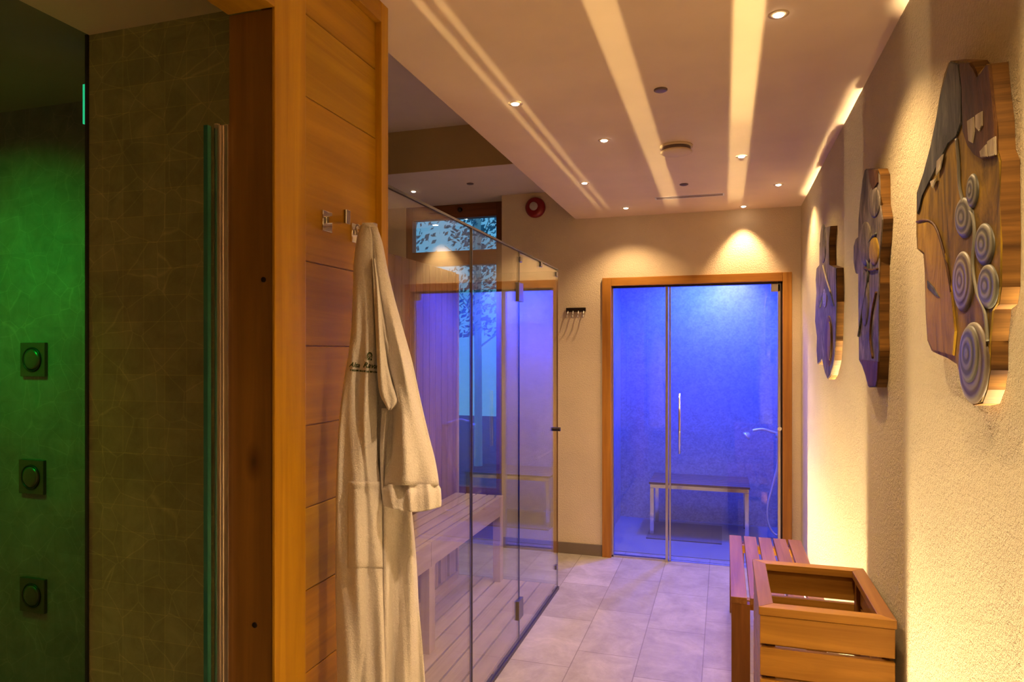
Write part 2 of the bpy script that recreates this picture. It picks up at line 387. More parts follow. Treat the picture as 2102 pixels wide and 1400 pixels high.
box('top_seal', gx0, gx1, 5.15, 5.2, gz-.014, gz, M['dark_metal'], d1)
fx = -.394
box('centre_profile', fx-.022, fx-.003, 5.145, 5.19, 0, gz-.014, M['brushed'], d1, .002)
box('threshold_profile', gx0, fx-.003, 5.15, 5.19, 0, .014, M['brushed'], d1, .001)
pane('fixed_pane', gx0+.012, fx-.02, 5.166, 5.174, .014, gz-.014, d1)
gd = pane('glass_door', fx+.018, gx1-.03, 5.166, 5.174, .012, gz-.014, d1)
box('door_seal', fx+.004, fx+.016, 5.158, 5.182, .005, gz-.014, M['brushed'], gd, .001)
hx = ony(1395, 900, 5.13)
bm = bmesh.new(); z0, z1 = ony(1396, 932, 5.12).z, ony(1396, 808, 5.12).z
acyl(bm, (hx.x, 5.125, z0), (hx.x, 5.125, z1), .009); acyl(bm, (hx.x, 5.125, z0+.04), (hx.x, 5.17, z0+.04), .006); acyl(bm, (hx.x, 5.125, z1-.04), (hx.x, 5.17, z1-.04), .006)
link('door_handle', bm, M['chrome'], gd, True)
bm = bmesh.new(); abox(bm, gx1-.075, gx1-.012, 5.15, 5.185, gz-.07, gz-.014, .003); link('pivot_hinge', bm, M['brushed'], gd)
bm = bmesh.new(); kz = onx(1608, 882, .42).z; acyl(bm, (gx1-.02, 5.12, 1.01), (gx1-.02, 5.166, 1.01), .014); link('door_knob', bm, M['chrome'], gd)

# steam room bench: chrome frame, slatted dark seat
y0, y1, zt = 5.84, 6.32, .452
xl, xr = -.60, .19
sb = empty('steam_room_bench', ((xl+xr)/2, (y0+y1)/2, 0), 'chrome framed bench with dark slatted seat inside the blue steam room', 'bench')
q = .032
for xx in (xl, xr-q):
    for yy in (y0, y1-q): box('leg', xx, xx+q, yy, yy+q, .012, zt-.05, M['chrome'], sb, .002)
bm = bmesh.new()
abox(bm, xl, xr, y0, y0+q, zt-.05, zt-.018, .002); abox(bm, xl, xr, y1-q, y1, zt-.05, zt-.018, .002)
abox(bm, xl, xl+q, y0+q, y1-q, zt-.05, zt-.018, .002); abox(bm, xr-q, xr, y0+q, y1-q, zt-.05, zt-.018, .002)
link('seat_frame', bm, M['chrome'], sb)
for k in range(6):
    a = y0-.005+k*(.49/6); box('seat_slat', xl-.008, xr+.008, a, a+.072, zt-.018, zt, M['seat_dark'], sb, .002)
for xx in (xl, xr-q):
    for yy in (y0, y1-q): box('foot', xx+.003, xx+q-.003, yy+.003, yy+q-.003, 0, .012, M['black'], sb)
rg = box('floor_mat', -.62, -.02, 5.72, 6.30, .004, .011, M['mat_rug'])
tag(rg, 'dark rubber mat on the floor under the steam room bench', 'mat')
# shower hand set on the steam room's right wall
sh = empty('hand_shower', (SX1, 6.0, 1.05), 'hand shower with long silver hose on the right side of the steam room', 'shower')
p = lambda px, py, y: ony(px, py, y)
bm = bmesh.new(); acyl(bm, (SX1, 6.0, .86), (.40, 6.0, .86), .02); link('wall_bracket', bm, M['chrome'], sh)
tube('shower_handle', [(.43, 6.0, .875), p(1583, 886, 6.0), p(1565, 881, 6.0), p(1545, 884, 6.0)], .011, M['hose'], sh)
lathe('shower_head', [(.012, -.02), (.03, 0), (.038, .012), (.036, .02)], p(1535, 893, 6.0), (-.75, 0, -.65), M['hose'], sh, 28)
tube('shower_hose', [(.44, 6.0, .86), p(1597, 950, 6.0), p(1588, 990, 6.0), p(1576, 1040, 6.0), p(1578, 1075, 6.0), p(1590, 1096, 6.0), (.45, 6.0, .05), (SX1-.01, 6.0, .12)], .009, M['hose'], sh)
bm = bmesh.new(); acyl(bm, (SX1, 6.0, .12), (SX1-.03, 6.0, .12), .022); link('hose_outlet', bm, M['chrome'], sh)
bm = bmesh.new(); acyl(bm, (-.16, 5.98, 2.4), (-.16, 5.98, 2.385), .05); l = link('steam_room_lamp', bm, emis('blue_lamp_lens', (.15, .3, 1), 3), None, origin=(-.16, 5.98, 2.385))
tag(l, 'round blue lamp in the ceiling of the steam room', 'lamp')

# ------------------------------------------------------------------ window at the back left (blue dusk garden)
wn = empty('window_1', (-2.15, 5.36, 0), kind='structure')
WX0, WX1 = -2.62, -1.686
box('frame_side', WX0, WX0+.06, 5.34, 5.42, 0, 2.788, M['win_v'], wn, .003); box('frame_side', -1.80, WX1, 5.34, 5.42, 0, 2.788, M['win_v'], wn, .003)
box('frame_top', WX0+.06, -1.80, 5.34, 5.42, 2.675, 2.788, M['win_h'], wn, .003)
box('transom', WX0+.06, -1.80, 5.34, 5.42, 2.28, 2.40, M['win_h'], wn, .003)
box('bottom_rail', WX0+.06, -1.80, 5.34, 5.42, 0, .42, M['win_h'], wn, .003)
pane('window_pane', WX0+.06, -1.80, 5.37, 5.378, 2.40, 2.675, wn, m='win_glass'); pane('window_pane', WX0+.06, -1.80, 5.37, 5.378, .42, 2.28, wn, m='win_glass')
lathe('window_latch', [(.018, 0), (.018, .02), (.012, .03)], ony(945, 431, 5.34), (0, -1, 0), M['dark_metal'], wn, 20)
# garden outside
struct('floor_outside', -9, 1, 6.8, 16, -.2, -.05, flat('dusk_grass', (.03, .05, .10), .9))
M['bark'] = flat('pale_birch_bark', (.55, .62, .62), .8)
M['leaf'] = flat('blue_green_foliage', (.06, .22, .30), .8)
for i, (tx, ty, hh) in enumerate([(-3.3, 9.0, 5.5), (-2.5, 10.4, 5.9), (-4.1, 11.2, 6.0), (-5.2, 10.0, 5.6), (-3.0, 12.6, 6.2)]):
    t = empty('garden_tree', (tx, ty, -.05), 'slender pale-barked tree in the blue dusk garden seen through the window', 'tree', 'garden trees beyond the window')
    bm = bmesh.new(); acyl(bm, (tx, ty, -.05), (tx+.12*math.sin(i*2.1), ty, hh), .06, .025, 12)
    for k in range(9):
        z = 1.6+k*.45; a = k*2.4+i
        acyl(bm, (tx, ty, z), (tx+.7*math.cos(a), ty+.5*math.sin(a), z+.5), .016, .006, 8)
    link('trunk', bm, M['bark'], t)
    bm = bmesh.new()
    for k in range(1500):
        z = random.uniform(1.8, hh+.3); a = random.uniform(0, 6.28); r = random.uniform(.05, .75)
        c = Vector((tx+r*math.cos(a), ty+r*math.sin(a), z)); d1v = Vector((random.gauss(0, 1), random.gauss(0, 1), random.gauss(0, 1))).normalized(); e = d1v.orthogonal().normalized(); f2 = d1v.cross(e); s = random.uniform(.025, .06)
        bm.faces.new([bm.verts.new(c+e*s), bm.verts.new(c+f2*s*.5), bm.verts.new(c-e*s), bm.verts.new(c-f2*s*.5)])
    link('foliage', bm, M['leaf'], t)

# ================================================================== SAUNA CABIN
GX = -1.04; GZ = 2.08; GY1 = 4.34
ge = empty('glass_enclosure', (GX, 3.1, 0), 'frameless clear glass enclosure of the sauna, with hinged corner door', 'glass enclosure')
pane('fixed_pane', GX-.004, GX+.004, 1.885, 2.746, .018, GZ, ge)
pane('fixed_pane', GX-.004, GX+.004, 2.750, 3.459, .018, GZ, ge, edge='edge_dark')
gdr = pane('glass_door', GX-.004, GX+.004, 3.463, 4.334, .018, GZ-.004, ge, edge='edge_dark')
pane('back_pane', -1.748, GX-.006, GY1-.004, GY1+.004, .03, GZ-.004, ge)
box('joint_seal', GX-.006, GX+.006, 2.7455, 2.7505, .018, GZ, M['edge_dark'], ge)
box('joint_seal', GX-.004, GX+.004, 3.459, 3.463, .018, GZ, M['edge_dark'], ge)
box('base_channel', GX-.009, GX+.009, 1.885, 4.345, 0, .018, M['edge_dark'], ge)
box('top_channel', GX-.006, GX+.006, 1.885, 4.345, GZ, GZ+.009, M['edge_dark'], ge)
box('wall_profile', -1.749, -1.735, GY1-.015, GY1+.012, .0, 2.08, M['aspen_z'], ge, .001)
for pz in (1.865, .19):
    h_ = box('hinge', GX-.012, GX+.014, 3.42, 3.50, pz-.05, pz+.05, M['hinge'], gdr, .002)
bm = bmesh.new(); acyl(bm, (GX-.03, 4.29, 1.05), (GX+.03, 4.29, 1.05), .013); link('door_knob', bm, M['dark_metal'], gdr)
for (yy, zz) in ((3.475, GZ-.04), (4.29, GZ-.03), (3.9, GZ-.015), (4.29, .16)):
    box('glass_clip', GX-.010, GX+.010, yy-.018, yy+.018, zz-.014, zz+.014, M['hinge'], ge, .002)
# inner wood wall and near end wall
bm = bmesh.new(); yy = 1.9
abox(bm, -1.83, -1.765, 1.9, GY1, 0, 2.09)
while yy < GY1-.01:
    e = min(yy+.094, GY1); abox(bm, -1.765, -1.75, yy+.0015, e-.0015, .03, 2.09, .003); yy += .095
link('wall_sauna', bm, M['shaded_boards_z'])['kind'] = 'structure'
struct('wall_sauna_end', -1.83, GX-.012, 1.82, 1.88, 0, 2.09, M['aspen_z'])
# deck of slats
dk = empty('sauna_floor_deck', (-1.4, 3.1, 0), 'slatted pale wood floor deck inside the glass sauna', 'deck')
x = -1.056
for k in range(7):
    box('slat', x-.0885, x, 1.9, 4.325, .016, .036, M['aspen_y'], dk, .002); x -= .0995
for yj in (2.0, 3.1, 4.2): box('joist', -1.745, -1.056, yj, yj+.05, .002, .016, M['aspen_y'], dk)
box('gap_shade_sheet', -1.745, -1.056, 1.9, 4.325, .0005, .002, M['black'], dk)  # dark sheet added so the slat gaps read as shaded
# bench
bn = empty('sauna_bench', (-1.58, 3.1, .036), 'long pale slatted sauna bench along the wood wall', 'bench')
bt = .594; bx0, bx1 = -1.748, -1.406
wd = (bx1-.03-bx0)/4
for k in range(4): box('seat_slat', bx0+k*wd+.0055, bx0+(k+1)*wd-.0055, 1.9, 4.31, bt-.022, bt, M['aspen_y'], bn, .002)
box('front_board', bx1-.028, bx1, 1.9, 3.15, bt-.125, bt, M['aspen_y'], bn, .002)
box('front_board', bx1-.028, bx1, 3.153, 4.25, bt-.125, bt, M['aspen_y'], bn, .002)
box('leg', bx1-.05, bx1-.001, 3.13, 3.20, .036, bt-.125, M['aspen_z'], bn, .002)
box('leg', bx1-.05, bx1+.001, 4.25, 4.315, .036, bt, M['aspen_z'], bn, .002)
box('leg', bx1-.05, bx1-.001, 1.92, 1.99, .036, bt-.125, M['aspen_z'], bn, .002)
box('skirting_rail', -1.735, -1.70, 1.9, 4.25, .036, .082, M['aspen_y'], bn, .002)
yy = 1.96
while yy < 4.2: box('back_slat', -1.735, -1.715, yy, yy+.105, .075, bt-.03, M['aspen_z'], bn, .002); yy += .145

# ================================================================== CEILING FITTINGS
dl = empty('downlight', (0, 0, 0))
lathe('trim_ring', [(.030, .003), (.030, -.0006), (.020, -.001), (.016, -.002)], (0, 0, 0), (0, 0, 1), M['ceil'], dl, 32)
lathe('bulb', [(.0155, -.0015), (.0145, -.004), (.010, -.006), (.004, -.007)], (0, 0, 0), (0, 0, 1), M['bulb'], dl, 24)
names = ['left row, nearest', 'middle of the ceiling, left of the wide light streak', 'left row, second from the viewer', 'far end, beside the steam door wall', 'right row, nearest and brightest', 'right row, far end by the right wall', 'inside the widest light streak', 'close to the back wall above the steam door']
labels = ['lit round ceiling downlight, nearest of the left row above the glass enclosure',
 'lit round ceiling downlight between the left row and the middle light streak',
 'lit round ceiling downlight, farther one of the left row before the red alarm',
 'lit round ceiling downlight, small, left of the slot vent near the back wall',
 'large bright ceiling downlight at the top of the picture, nearest to the viewer',
 'lit round ceiling downlight in the far right corner above the steam door',
 'lit round ceiling downlight within the brightest streak of light',
 'lit ceiling downlight hard against the back wall, casting the scallop over the steam door']
first = True
for (x, y, k), lb in zip(DOWN, labels):
    o = dl if first else dup(dl, (x, y, CZ))
    o.location = (x, y, CZ); tag(o, lb, 'downlight', 'recessed ceiling downlights'); first = False
o = dup(dl, (-2.296, 4.81, 2.79)); tag(o, 'lit ceiling downlight beyond the sauna, left of the garden window', 'downlight', 'recessed ceiling downlights')
sn = empty('ceiling_sensor', (0, 0, 0)); lathe('sensor_body', [(.026, 0), (.026, -.004), (.02, -.007), (.004, -.008)], (0, 0, 0), (0, 0, 1), M['sensor'], sn, 28)
first = True
for (x, y, z, lb) in [(-.236, 2.695, CZ, 'small dark round ceiling sensor, nearest, in front of the round vent'), (-.2346, 4.26, CZ, 'small dark round ceiling sensor between the round vent and slot vent'), (-1.79, 4.71, 2.79, 'small dark round ceiling sensor above the garden window')]:
    o = sn if first else dup(sn, (x, y, z))
    o.location = (x, y, z); tag(o, lb, 'sensor', 'dark ceiling sensors'); first = False
vt = empty('round_vent', (-.228, 3.46, CZ), 'round pale air vent disc hanging below the ceiling', 'vent')
lathe('valve_body', [(.080, 0), (.080, -.008), (.05, -.01)], (-.228, 3.46, CZ), (0, 0, 1), M['ceil'], vt)
lathe('valve_shade_stem', [(.07, -.009), (.07, -.022)], (-.228, 3.46, CZ), (0, 0, 1), M['sensor'], vt)  # stem widened and dark, painting the shaded gap above the disc
lathe('valve_disc', [(.03, -.021), (.072, -.024), (.078, -.030), (.070, -.036), (.02, -.040)], (-.228, 3.46, CZ), (0, 0, 1), M['ceil'], vt)
sv = empty('slot_vent', (-.22, 4.6, CZ), 'long narrow slot vent in the ceiling near the back wall', 'vent')
bm = bmesh.new(); abox(bm, -.44, 0, 4.57, 4.58, CZ-.0012, CZ, .001); abox(bm, -.44, 0, 4.635, 4.645, CZ-.0012, CZ, .001); abox(bm, -.44, -.43, 4.58, 4.635, CZ-.0012, CZ); abox(bm, -.01, 0, 4.58, 4.635, CZ-.0012, CZ)
link('vent_frame', bm, M['white_plastic'], sv)
bm = bmesh.new(); abox(bm, -.43, -.01, 4.583, 4.60, CZ-.0008, CZ); abox(bm, -.43, -.01, 4.612, 4.632, CZ-.0008, CZ); link('vent_blade', bm, M['sensor'], sv)

# ------------------------------------------------------------------ back wall fittings
c = ony(1100, 427, BY)
sr = empty('alarm_sounder', c, 'round red fire alarm sounder high on the cream back wall', 'alarm')
lathe('sounder_body', [(.078, 0), (.08, .012), (.076, .035), (.06, .048), (.035, .05)], c, (0, -1, 0), M['red'], sr)
lathe('sounder_centre', [(.032, .048), (.032, .058), (.024, .064), (.008, .066)], c+Vector((-.004, 0, .004)), (0, -1, 0), M['siren_center'], sr)
a, b_ = ony(1163, 636, BY), ony(1203, 636, BY)
hr = empty('coat_rack', ((a.x+b_.x)/2, BY, a.z), 'short dark coat rack with hooks left of the steam door', 'coat rack')
box('rail', a.x, b_.x, BY-.02, BY, a.z-.017, a.z+.014, M['dark_metal'], hr, .002)
for k in range(4):
    x = a.x+.015+k*(b_.x-a.x-.03)/3
    tube('hook', [(x, BY-.015, a.z-.01), (x, BY-.03, a.z-.03), (x, BY-.035, a.z-.055), (x, BY-.055, a.z-.06), (x, BY-.06, a.z-.045)], .004, M['brushed'], hr, 8, 5)

# ------------------------------------------------------------------ shower fittings
pcs = [((73, 738), 'highest'), ((70, 978), 'middle'), ((72, 1220), 'lowest')]
bj = None
for (px, py), nm in pcs:
    c = ony(px, py, 2.05)
    lb = {'highest': 'square bronze shower body jet, highest of three on the green wall', 'middle': 'square bronze shower body jet, middle one of the green wall', 'lowest': 'square bronze shower body jet, lowest of three on the green wall'}[nm]
    if bj is None:
        bj = empty('shower_body_jet', c, lb, 'shower jet', 'body jets in the shower')
        box('cover_plate', c.x-.066, c.x+.066, 2.036, 2.05, c.z-.068, c.z+.068, M['plate'], bj, .002)
        lathe('jet_ring', [(.049, .0), (.049, .004), (.046, .006), (.043, .004), (.043, 0)], c+Vector((0, -.014, 0)), (0, -1, 0), M['dark_metal'], bj, 40)
        lathe('jet_face', [(.042, 0), (.042, .005), (.03, .008), (.012, .009)], c+Vector((0, -.014, 0)), (0, -1, 0), M['plate'], bj, 40)
    else: dup(bj, c, lb)
ls = box('led_strip', -1.868, -1.858, 1.596, 1.606, 2.245, 2.365, M['led_green']); tag(ls, 'short vertical green LED strip at the corner of the tiled wall', 'led light')
for k in range(1): pass
# shower glass hinge profiles and pane
sg = empty('shower_screen', (-1.09, 1.27, 0), 'narrow shower glass with satin metal hinge profiles on the wooden jamb', 'shower screen')
zt_ = ony(455, 256, 1.275).z
for (pa, pb, dy) in ((440, 449, .014), (449.5, 456, .02), (456.5, 468, .012)):
    xa, xb = ony(pa, 700, 1.275).x, ony(pb, 700, 1.275).x
    box('hinge_profile', xa, xb, 1.287-dy, 1.287, .02, zt_+(.004 if pa == 440 else 0), M['copper'], sg, .002)
xa = ony(440, 700, 1.275).x
gp = pane('glass_pane', 0, .008, .004, .27, .02, zt_-.004, None, m='glass')
gp.parent = sg; gp.location = Vector((xa-.008, 1.262, 0))-sg.location; gp.rotation_euler = (0, 0, math.radians(36.5))
box('pane_edge', xa-.013, xa-.002, 1.256, 1.266, .02, zt_-.004, M['edge'], sg)
# rain lamp above shower (out of view): small fixture for the green lamp
bm = bmesh.new(); acyl(bm, (-2.6, 1.3, 2.53), (-2.6, 1.3, 2.33), .11); l = link('shower_colour_lamp', bm, M['dark_metal'], None, origin=(-2.6, 1.3, 2.53)); tag(l, 'round green colour lamp under the shower ceiling', 'lamp')

# ------------------------------------------------------------------ hooks on the wooden partition
def hook(px, py, label):
    c = onx(px, py, -.969); c.x = -.969
    e = empty('robe_hook', c, label, 'hook', 'square chrome robe hooks')
    box('back_plate', -.970, -.962, c.y-.022, c.y+.022, c.z-.026, c.z+.026, M['chrome'], e, .0015)
    box('arm', -.962, -.905, c.y-.008, c.y+.008, c.z-.006, c.z+.012, M['chrome'], e, .0015)
    box('tip', -.913, -.903, c.y-.011, c.y+.011, c.z-.010, c.z+.026, M['chrome'], e, .0015)
    return e
h1 = hook(668, 455, 'bare square chrome robe hook on the wooden partition')
h2p = onx(727, 480, -.969)
h2 = dup(h1, h2p, 'square chrome hook half hidden behind the hanging bathrobe'); h2.location = h2p

# ================================================================== BATHROBE
def interp(tab, v):
    if v <= tab[0][0]: return tab[0][1:]
    for a, b in zip(tab, tab[1:]):
        if v <= b[0]:
            t = (v-a[0])/(b[0]-a[0]); t = t*t*(3-2*t) if False else t
            return tuple(x+(y-x)*t for x, y in zip(a[1:], b[1:]))
    return tab[-1][1:]
def smooth_tab(tab, step=10):
    vs = []; v = tab[0][0]
    while v <= tab[-1][0]+.01: vs.append(v); v += step
    raw = [interp(tab, v) for v in vs]
    for _ in range(2):
        raw = [raw[0]]+[tuple((raw[i-1][k]+2*raw[i][k]+raw[i+1][k])/4 for k in range(len(raw[0]))) for i in range(1, len(raw)-1)]+[raw[-1]]
    return [(v, *r) for v, r in zip(vs, raw)]
def clampwall(p, lim=-.962):
    if p.y < 1.83 and p.x < lim: p.x = lim
    return p
def relief(name, tab, tfun, front, back, fold, parent, m, ns=34, wobble=.0015, solid_back=True, lim=-.962):
    """closed cloth body: rows of (py, left px, right px); tfun(py,s) = distance of the mid surface; front/back = bulge depths"""
    bm = bmesh.new(); rows = []
    for (py, Lp, Rp) in tab:
        F = []; Bk = []
        for i in range(ns+1):
            s = i/ns; e = math.sqrt(max(0, 1-(2*s-1)**2))
            px = Lp+(Rp-Lp)*s
            t0 = tfun(py, s)
            tf = t0-front(py)*e**.8+fold(py, s, px)*min(1, e*2.2)
            p = ont(px, py, tf); n = noise.noise(p*38)*wobble+noise.noise(p*12)*wobble*2
            F.append(clampwall(ont(px, py, tf+n), lim))
            if 0 < i < ns: Bk.append(clampwall(ont(px, py, t0+back(py)*e**.8), lim-.002))
        rows.append([bm.verts.new(p) for p in F+Bk[::-1]])
    n = len(rows[0])
    for a, b in zip(rows, rows[1:]):
        for i in range(n): bm.faces.new((a[i], a[(i+1) % n], b[(i+1) % n], b[i]))
    bm.faces.new(rows[0][::-1]); bm.faces.new(rows[-1])
    return link(name, bm, m, parent, True)
rb = empty('bathrobe', ont(750, 480, 1.70), 'white terry bathrobe with green embroidery hanging from a hook on the wooden partition', 'bathrobe')
T0 = 1.66
def groove(px, c, w, d): return d*math.exp(-((px-c)/w)**2)
# back body (right half and behind)
bodyR = smooth_tab([(457, 744, 766), (470, 738, 777), (500, 733, 786), (560, 728, 797), (620, 726, 812), (680, 724, 822), (740, 719, 832), (800, 712, 838), (900, 700, 842), (1000, 698, 840), (1080, 697, 849), (1150, 697, 855), (1250, 699, 860), (1320, 701, 867), (1400, 703, 873), (1490, 705, 878)])
def body_fold(py, s, px):
    k = min(1, max(0, (py-900)/250))
    f = .022*k*math.sin((px-792)/8.0+py*.004)+.012*k*math.sin((px-800)/4.3+1.3-py*.006)
    return f+groove(px, 815+(py-1000)*.02, 5, .018*k)+groove(px, 838+(py-1000)*.03, 4, .012*k)
relief('robe_body', bodyR, lambda py, s: T0+.045+.02*s, lambda py: .022+.03*min(1, (py-455)/200), lambda py: .02+.035*min(1, (py-455)/300), body_fold, rb, M['terry'], 44)
# left front panel
panel = smooth_tab([(462, 740, 760), (475, 735, 766), (500, 730, 768), (540, 726, 768), (600, 724, 770), (680, 721, 773), (720, 716, 774), (750, 711, 776), (800, 703, 776), (850, 697, 776), (900, 693, 775), (960, 691, 777), (985, 690, 784), (1100, 688, 787), (1200, 688, 789), (1300, 690, 791), (1400, 692, 793), (1490, 694, 795)])
def panel_fold(py, s, px):
    k = min(1, max(0, (py-560)/200))
    f = .011*k*math.sin(s*9+py*.006)+.006*k*math.sin(s*17-py*.009+1)
    f += groove(px, 742+14*math.sin((py-900)/160), 5, .009*k)
    f -= .006*math.exp(-((s-.9)/.12)**2)
    return f
def pt(py, s): return T0+.012-.012*s
def pf(py): return .030+.022*min(1, max(0, (py-455)/250))
relief('front_panel', panel, pt, pf, lambda py: .012, panel_fold, rb, M['terry'], 34)
def panel_point(px, py, off=0):
    L_, R_ = interp(panel, py); s = min(1, max(0, (px-L_)/(R_-L_))); e = math.sqrt(max(0, 1-(2*s-1)**2))
    t = pt(py, s)-pf(py)*e**.8+panel_fold(py, s, px)*min(1, e*2.2)
    return ont(px, py, t-off)
# shoulder and sleeve
slv = smooth_tab([(466, 757, 775), (500, 762, 784), (560, 766, 796), (620, 772, 812), (680, 779, 829), (740, 788, 846), (800, 797, 859), (850, 799, 870), (900, 794, 882), (940, 791, 893), (980, 788, 900), (1004, 786, 902)])
def slv_fold(py, s, px):
    k = min(1, max(0, (py-600)/150))
    f = .017*k*math.sin(s*7.5+py*.008+.4)+.006*k*math.sin(s*15+2-py*.01)
    f += groove(s, .09+.02*math.sin(py/60), .07, .030*math.exp(-((py-905)/60)**2))
    f += groove(s, .30, .05, .012*math.exp(-((py-640)/90)**2))
    f += .004*math.exp(-((py-688)/3.5)**2)
    return f
def st(py, s): return T0-.005-.02*min(1, max(0, (py-560)/250))
relief('sleeve', slv, st, lambda py: .022+.035*min(1, max(0, (py-470)/300)), lambda py: .02+.04*min(1, max(0, (py-600)/300)), slv_fold, rb, M['terry'], 40)
cuff = [(1000, 784, 903), (1006, 783.5, 904.5), (1020, 784, 905), (1036, 785, 906), (1046, 788, 906), (1050, 812, 904), (1054, 840, 888)]
cuff = [(994, 788, 900), (1000, 785, 903), (1004, 783.5, 905), (1016, 784, 906), (1030, 785, 906.5), (1040, 787, 906), (1043, 790, 905)]
def cuff_skew():
    bm = bmesh.new(); rows = []; ns = 40
    for (py, Lp, Rp) in cuff:
        F = []; Bk = []; k = max(0, (py-1000)/43)
        for i in range(ns+1):
            s = i/ns; e = math.sqrt(max(0, 1-(2*s-1)**2)); px = Lp+(Rp-Lp)*s
            yy = py+k*(9*math.sin(s*math.pi*.95)+6*s*(1-s)*2)-k*4
            f = .007*math.sin(s*21+1)+.003*math.sin(s*37)
            F.append(ont(px, yy, st(1004, s)-(.050+.013*min(1, k*5))*e**.8+f*min(1, e*2))); 
            if 0 < i < ns: Bk.append(ont(px, yy-k*10, st(1004, s)+.062*e**.8))
        rows.append([bm.verts.new(p) for p in F+Bk[::-1]])
    n = len(rows[0])
    for a, b in zip(rows, rows[1:]):
        for i in range(n): bm.faces.new((a[i], a[(i+1) % n], b[(i+1) % n], b[i]))
    bm.faces.new(rows[0][::-1]); bm.faces.new(rows[-1])
    return link('cuff', bm, M['terry'], rb, True)
cuff_skew()
# lapel: long narrow fold ending in a point at the elbow
lap = smooth_tab([(530, 763, 769), (580, 766, 777), (640, 769, 783), (700, 772, 789), (750, 774, 796), (790, 776, 806), (812, 780, 814), (824, 786, 819), (832, 792, 814), (842, 797, 803)], 6)
relief('lapel', lap, lambda py, s: T0-.045-.02*min(1, max(0, (py-540)/200)), lambda py: .014+.012*min(1, max(0, (py-560)/200)), lambda py: .02, lambda py, s, px: .004*math.sin(s*8+py*.02), rb, M['terry'], 18)
# under-fold below the lapel point
fld = smooth_tab([(838, 783, 806), (860, 782, 801), (890, 781, 796), (930, 780, 792), (980, 781, 790), (1020, 784, 790)], 8)
relief('inner_fold', fld, lambda py, s: T0-.02, lambda py: .014, lambda py: .02, lambda py, s, px: .004*math.sin(s*9), rb, M['terry'], 14)
# pocket on the front panel
bm = bmesh.new(); rows = []; NS = 22; NR = 40
for j in range(NR+1):
    v = j/NR; py = 989+v*(1166-989); L_ = 714+(-1)*v; R_ = 783+6*v
    row = []
    for i in range(NS+1):
        s = i/NS; px = L_+(R_-L_)*s; edge = min(s, 1-s, v*1.2, (1-v))*14; off = .0045*min(1, edge)+.0005
        if v < .06: off = .009
        px = min(px, interp(panel, py)[1]-.4)
        p_ = panel_point(px, py, off+noise.noise(Vector((px*.15, py*.1, 3)))*.0018); row.append(p_)
    rows.append(row)
V = [[bm.verts.new(p_) for p_ in r] for r in rows]
for a, b in zip(V, V[1:]):
    for i in range(NS): bm.faces.new((a[i], a[i+1], b[i+1], b[i]))
po = link('pocket', bm, M['terry'], rb, True); so = po.modifiers.new('thickness', 'SOLIDIFY'); so.thickness = .004; so.offset = -1
# embroidery: script line, small line, emblem
def emb_text(txt, px0, px1, py, hpx, shear, slope):
    cu = bpy.data.curves.new('emb', 'FONT'); cu.body = txt; cu.shear = shear; cu.resolution_u = 3; cu.offset = .018
    to = bpy.data.objects.new('emb', cu); COL.objects.link(to); bpy.context.view_layer.update()
    me = bpy.data.meshes.new_from_object(to.evaluated_get(bpy.context.evaluated_depsgraph_get()))
    bpy.data.objects.remove(to); xs = [v.co.x for v in me.vertices]; ys = [v.co.y for v in me.vertices]
    w0, w1 = min(xs), max(xs); h1_ = max(ys)
    bm = bmesh.new(); bm.from_mesh(me); bpy.data.meshes.remove(me)
    for v in bm.verts:
        u = (v.co.x-w0)/(w1-w0); px = px0+(px1-px0)*u; yy = py-v.co.y/h1_*hpx+slope*(px-px0)
        v.co = panel_point(px, yy, .0022)
    return bm
bm = emb_text('Alta', 716, 739, 752.5, 10, .45, .09); b2 = emb_text('Rava', 745, 774.5, 754, 11, .45, .10)
me = bpy.data.meshes.new('t'); b2.to_mesh(me); b2.free(); bm.from_mesh(me); bpy.data.meshes.remove(me)
def quad(bm, x0, y0, x1, y1, sl=0):
    ys = lambda x: sl*(x-718)
    bm.faces.new([bm.verts.new(panel_point(x, y+ys(x), .0024)) for x, y in ((x0, y0), (x1, y0), (x1, y1), (x0, y1))])
x = 718.5
while x < 774:
    ww = random.choice((1.1, 1.5, .9)); quad(bm, x, 757.5, x+ww, 761.2, .085)
    if random.random() < .6: quad(bm, x, 757.5 if random.random() < .5 else 760.2, x+ww+.9, 758.6 if random.random() < .5 else 761.2, .085)
    x += ww+.75
    if 757 < x < 759: x += 1.4
# flower-like emblem
import math as _m
for k in range(9):
    a = math.pi*(k/8); cx, cy = 759+4.3*math.cos(a), 729.5-5.2*math.sin(a)
    quad(bm, cx-1.2, cy-1.5, cx+1.2, cy+1.5)
for (x0, y0, x1, y1) in ((753.6, 729, 755.4, 735), (762.5, 729, 764, 735), (755.5, 731, 757.5, 732.5), (760, 731, 762, 732.5), (755, 735, 759, 738.5), (760.5, 736, 763.5, 740), (758, 733, 760, 735)):
    quad(bm, x0, y0, x1, y1)
link('embroidery', bm, M['thread'], rb)['label'] = 'green embroidered script and emblem on the chest'
# hanging loop over the hook
tube('hanging_loop', [ont(741, 470, 1.69), onx(735, 462, -.92), onx(731, 470, -.935), ont(738, 485, 1.71)], .003, M['terry'], rb, 8, 6)

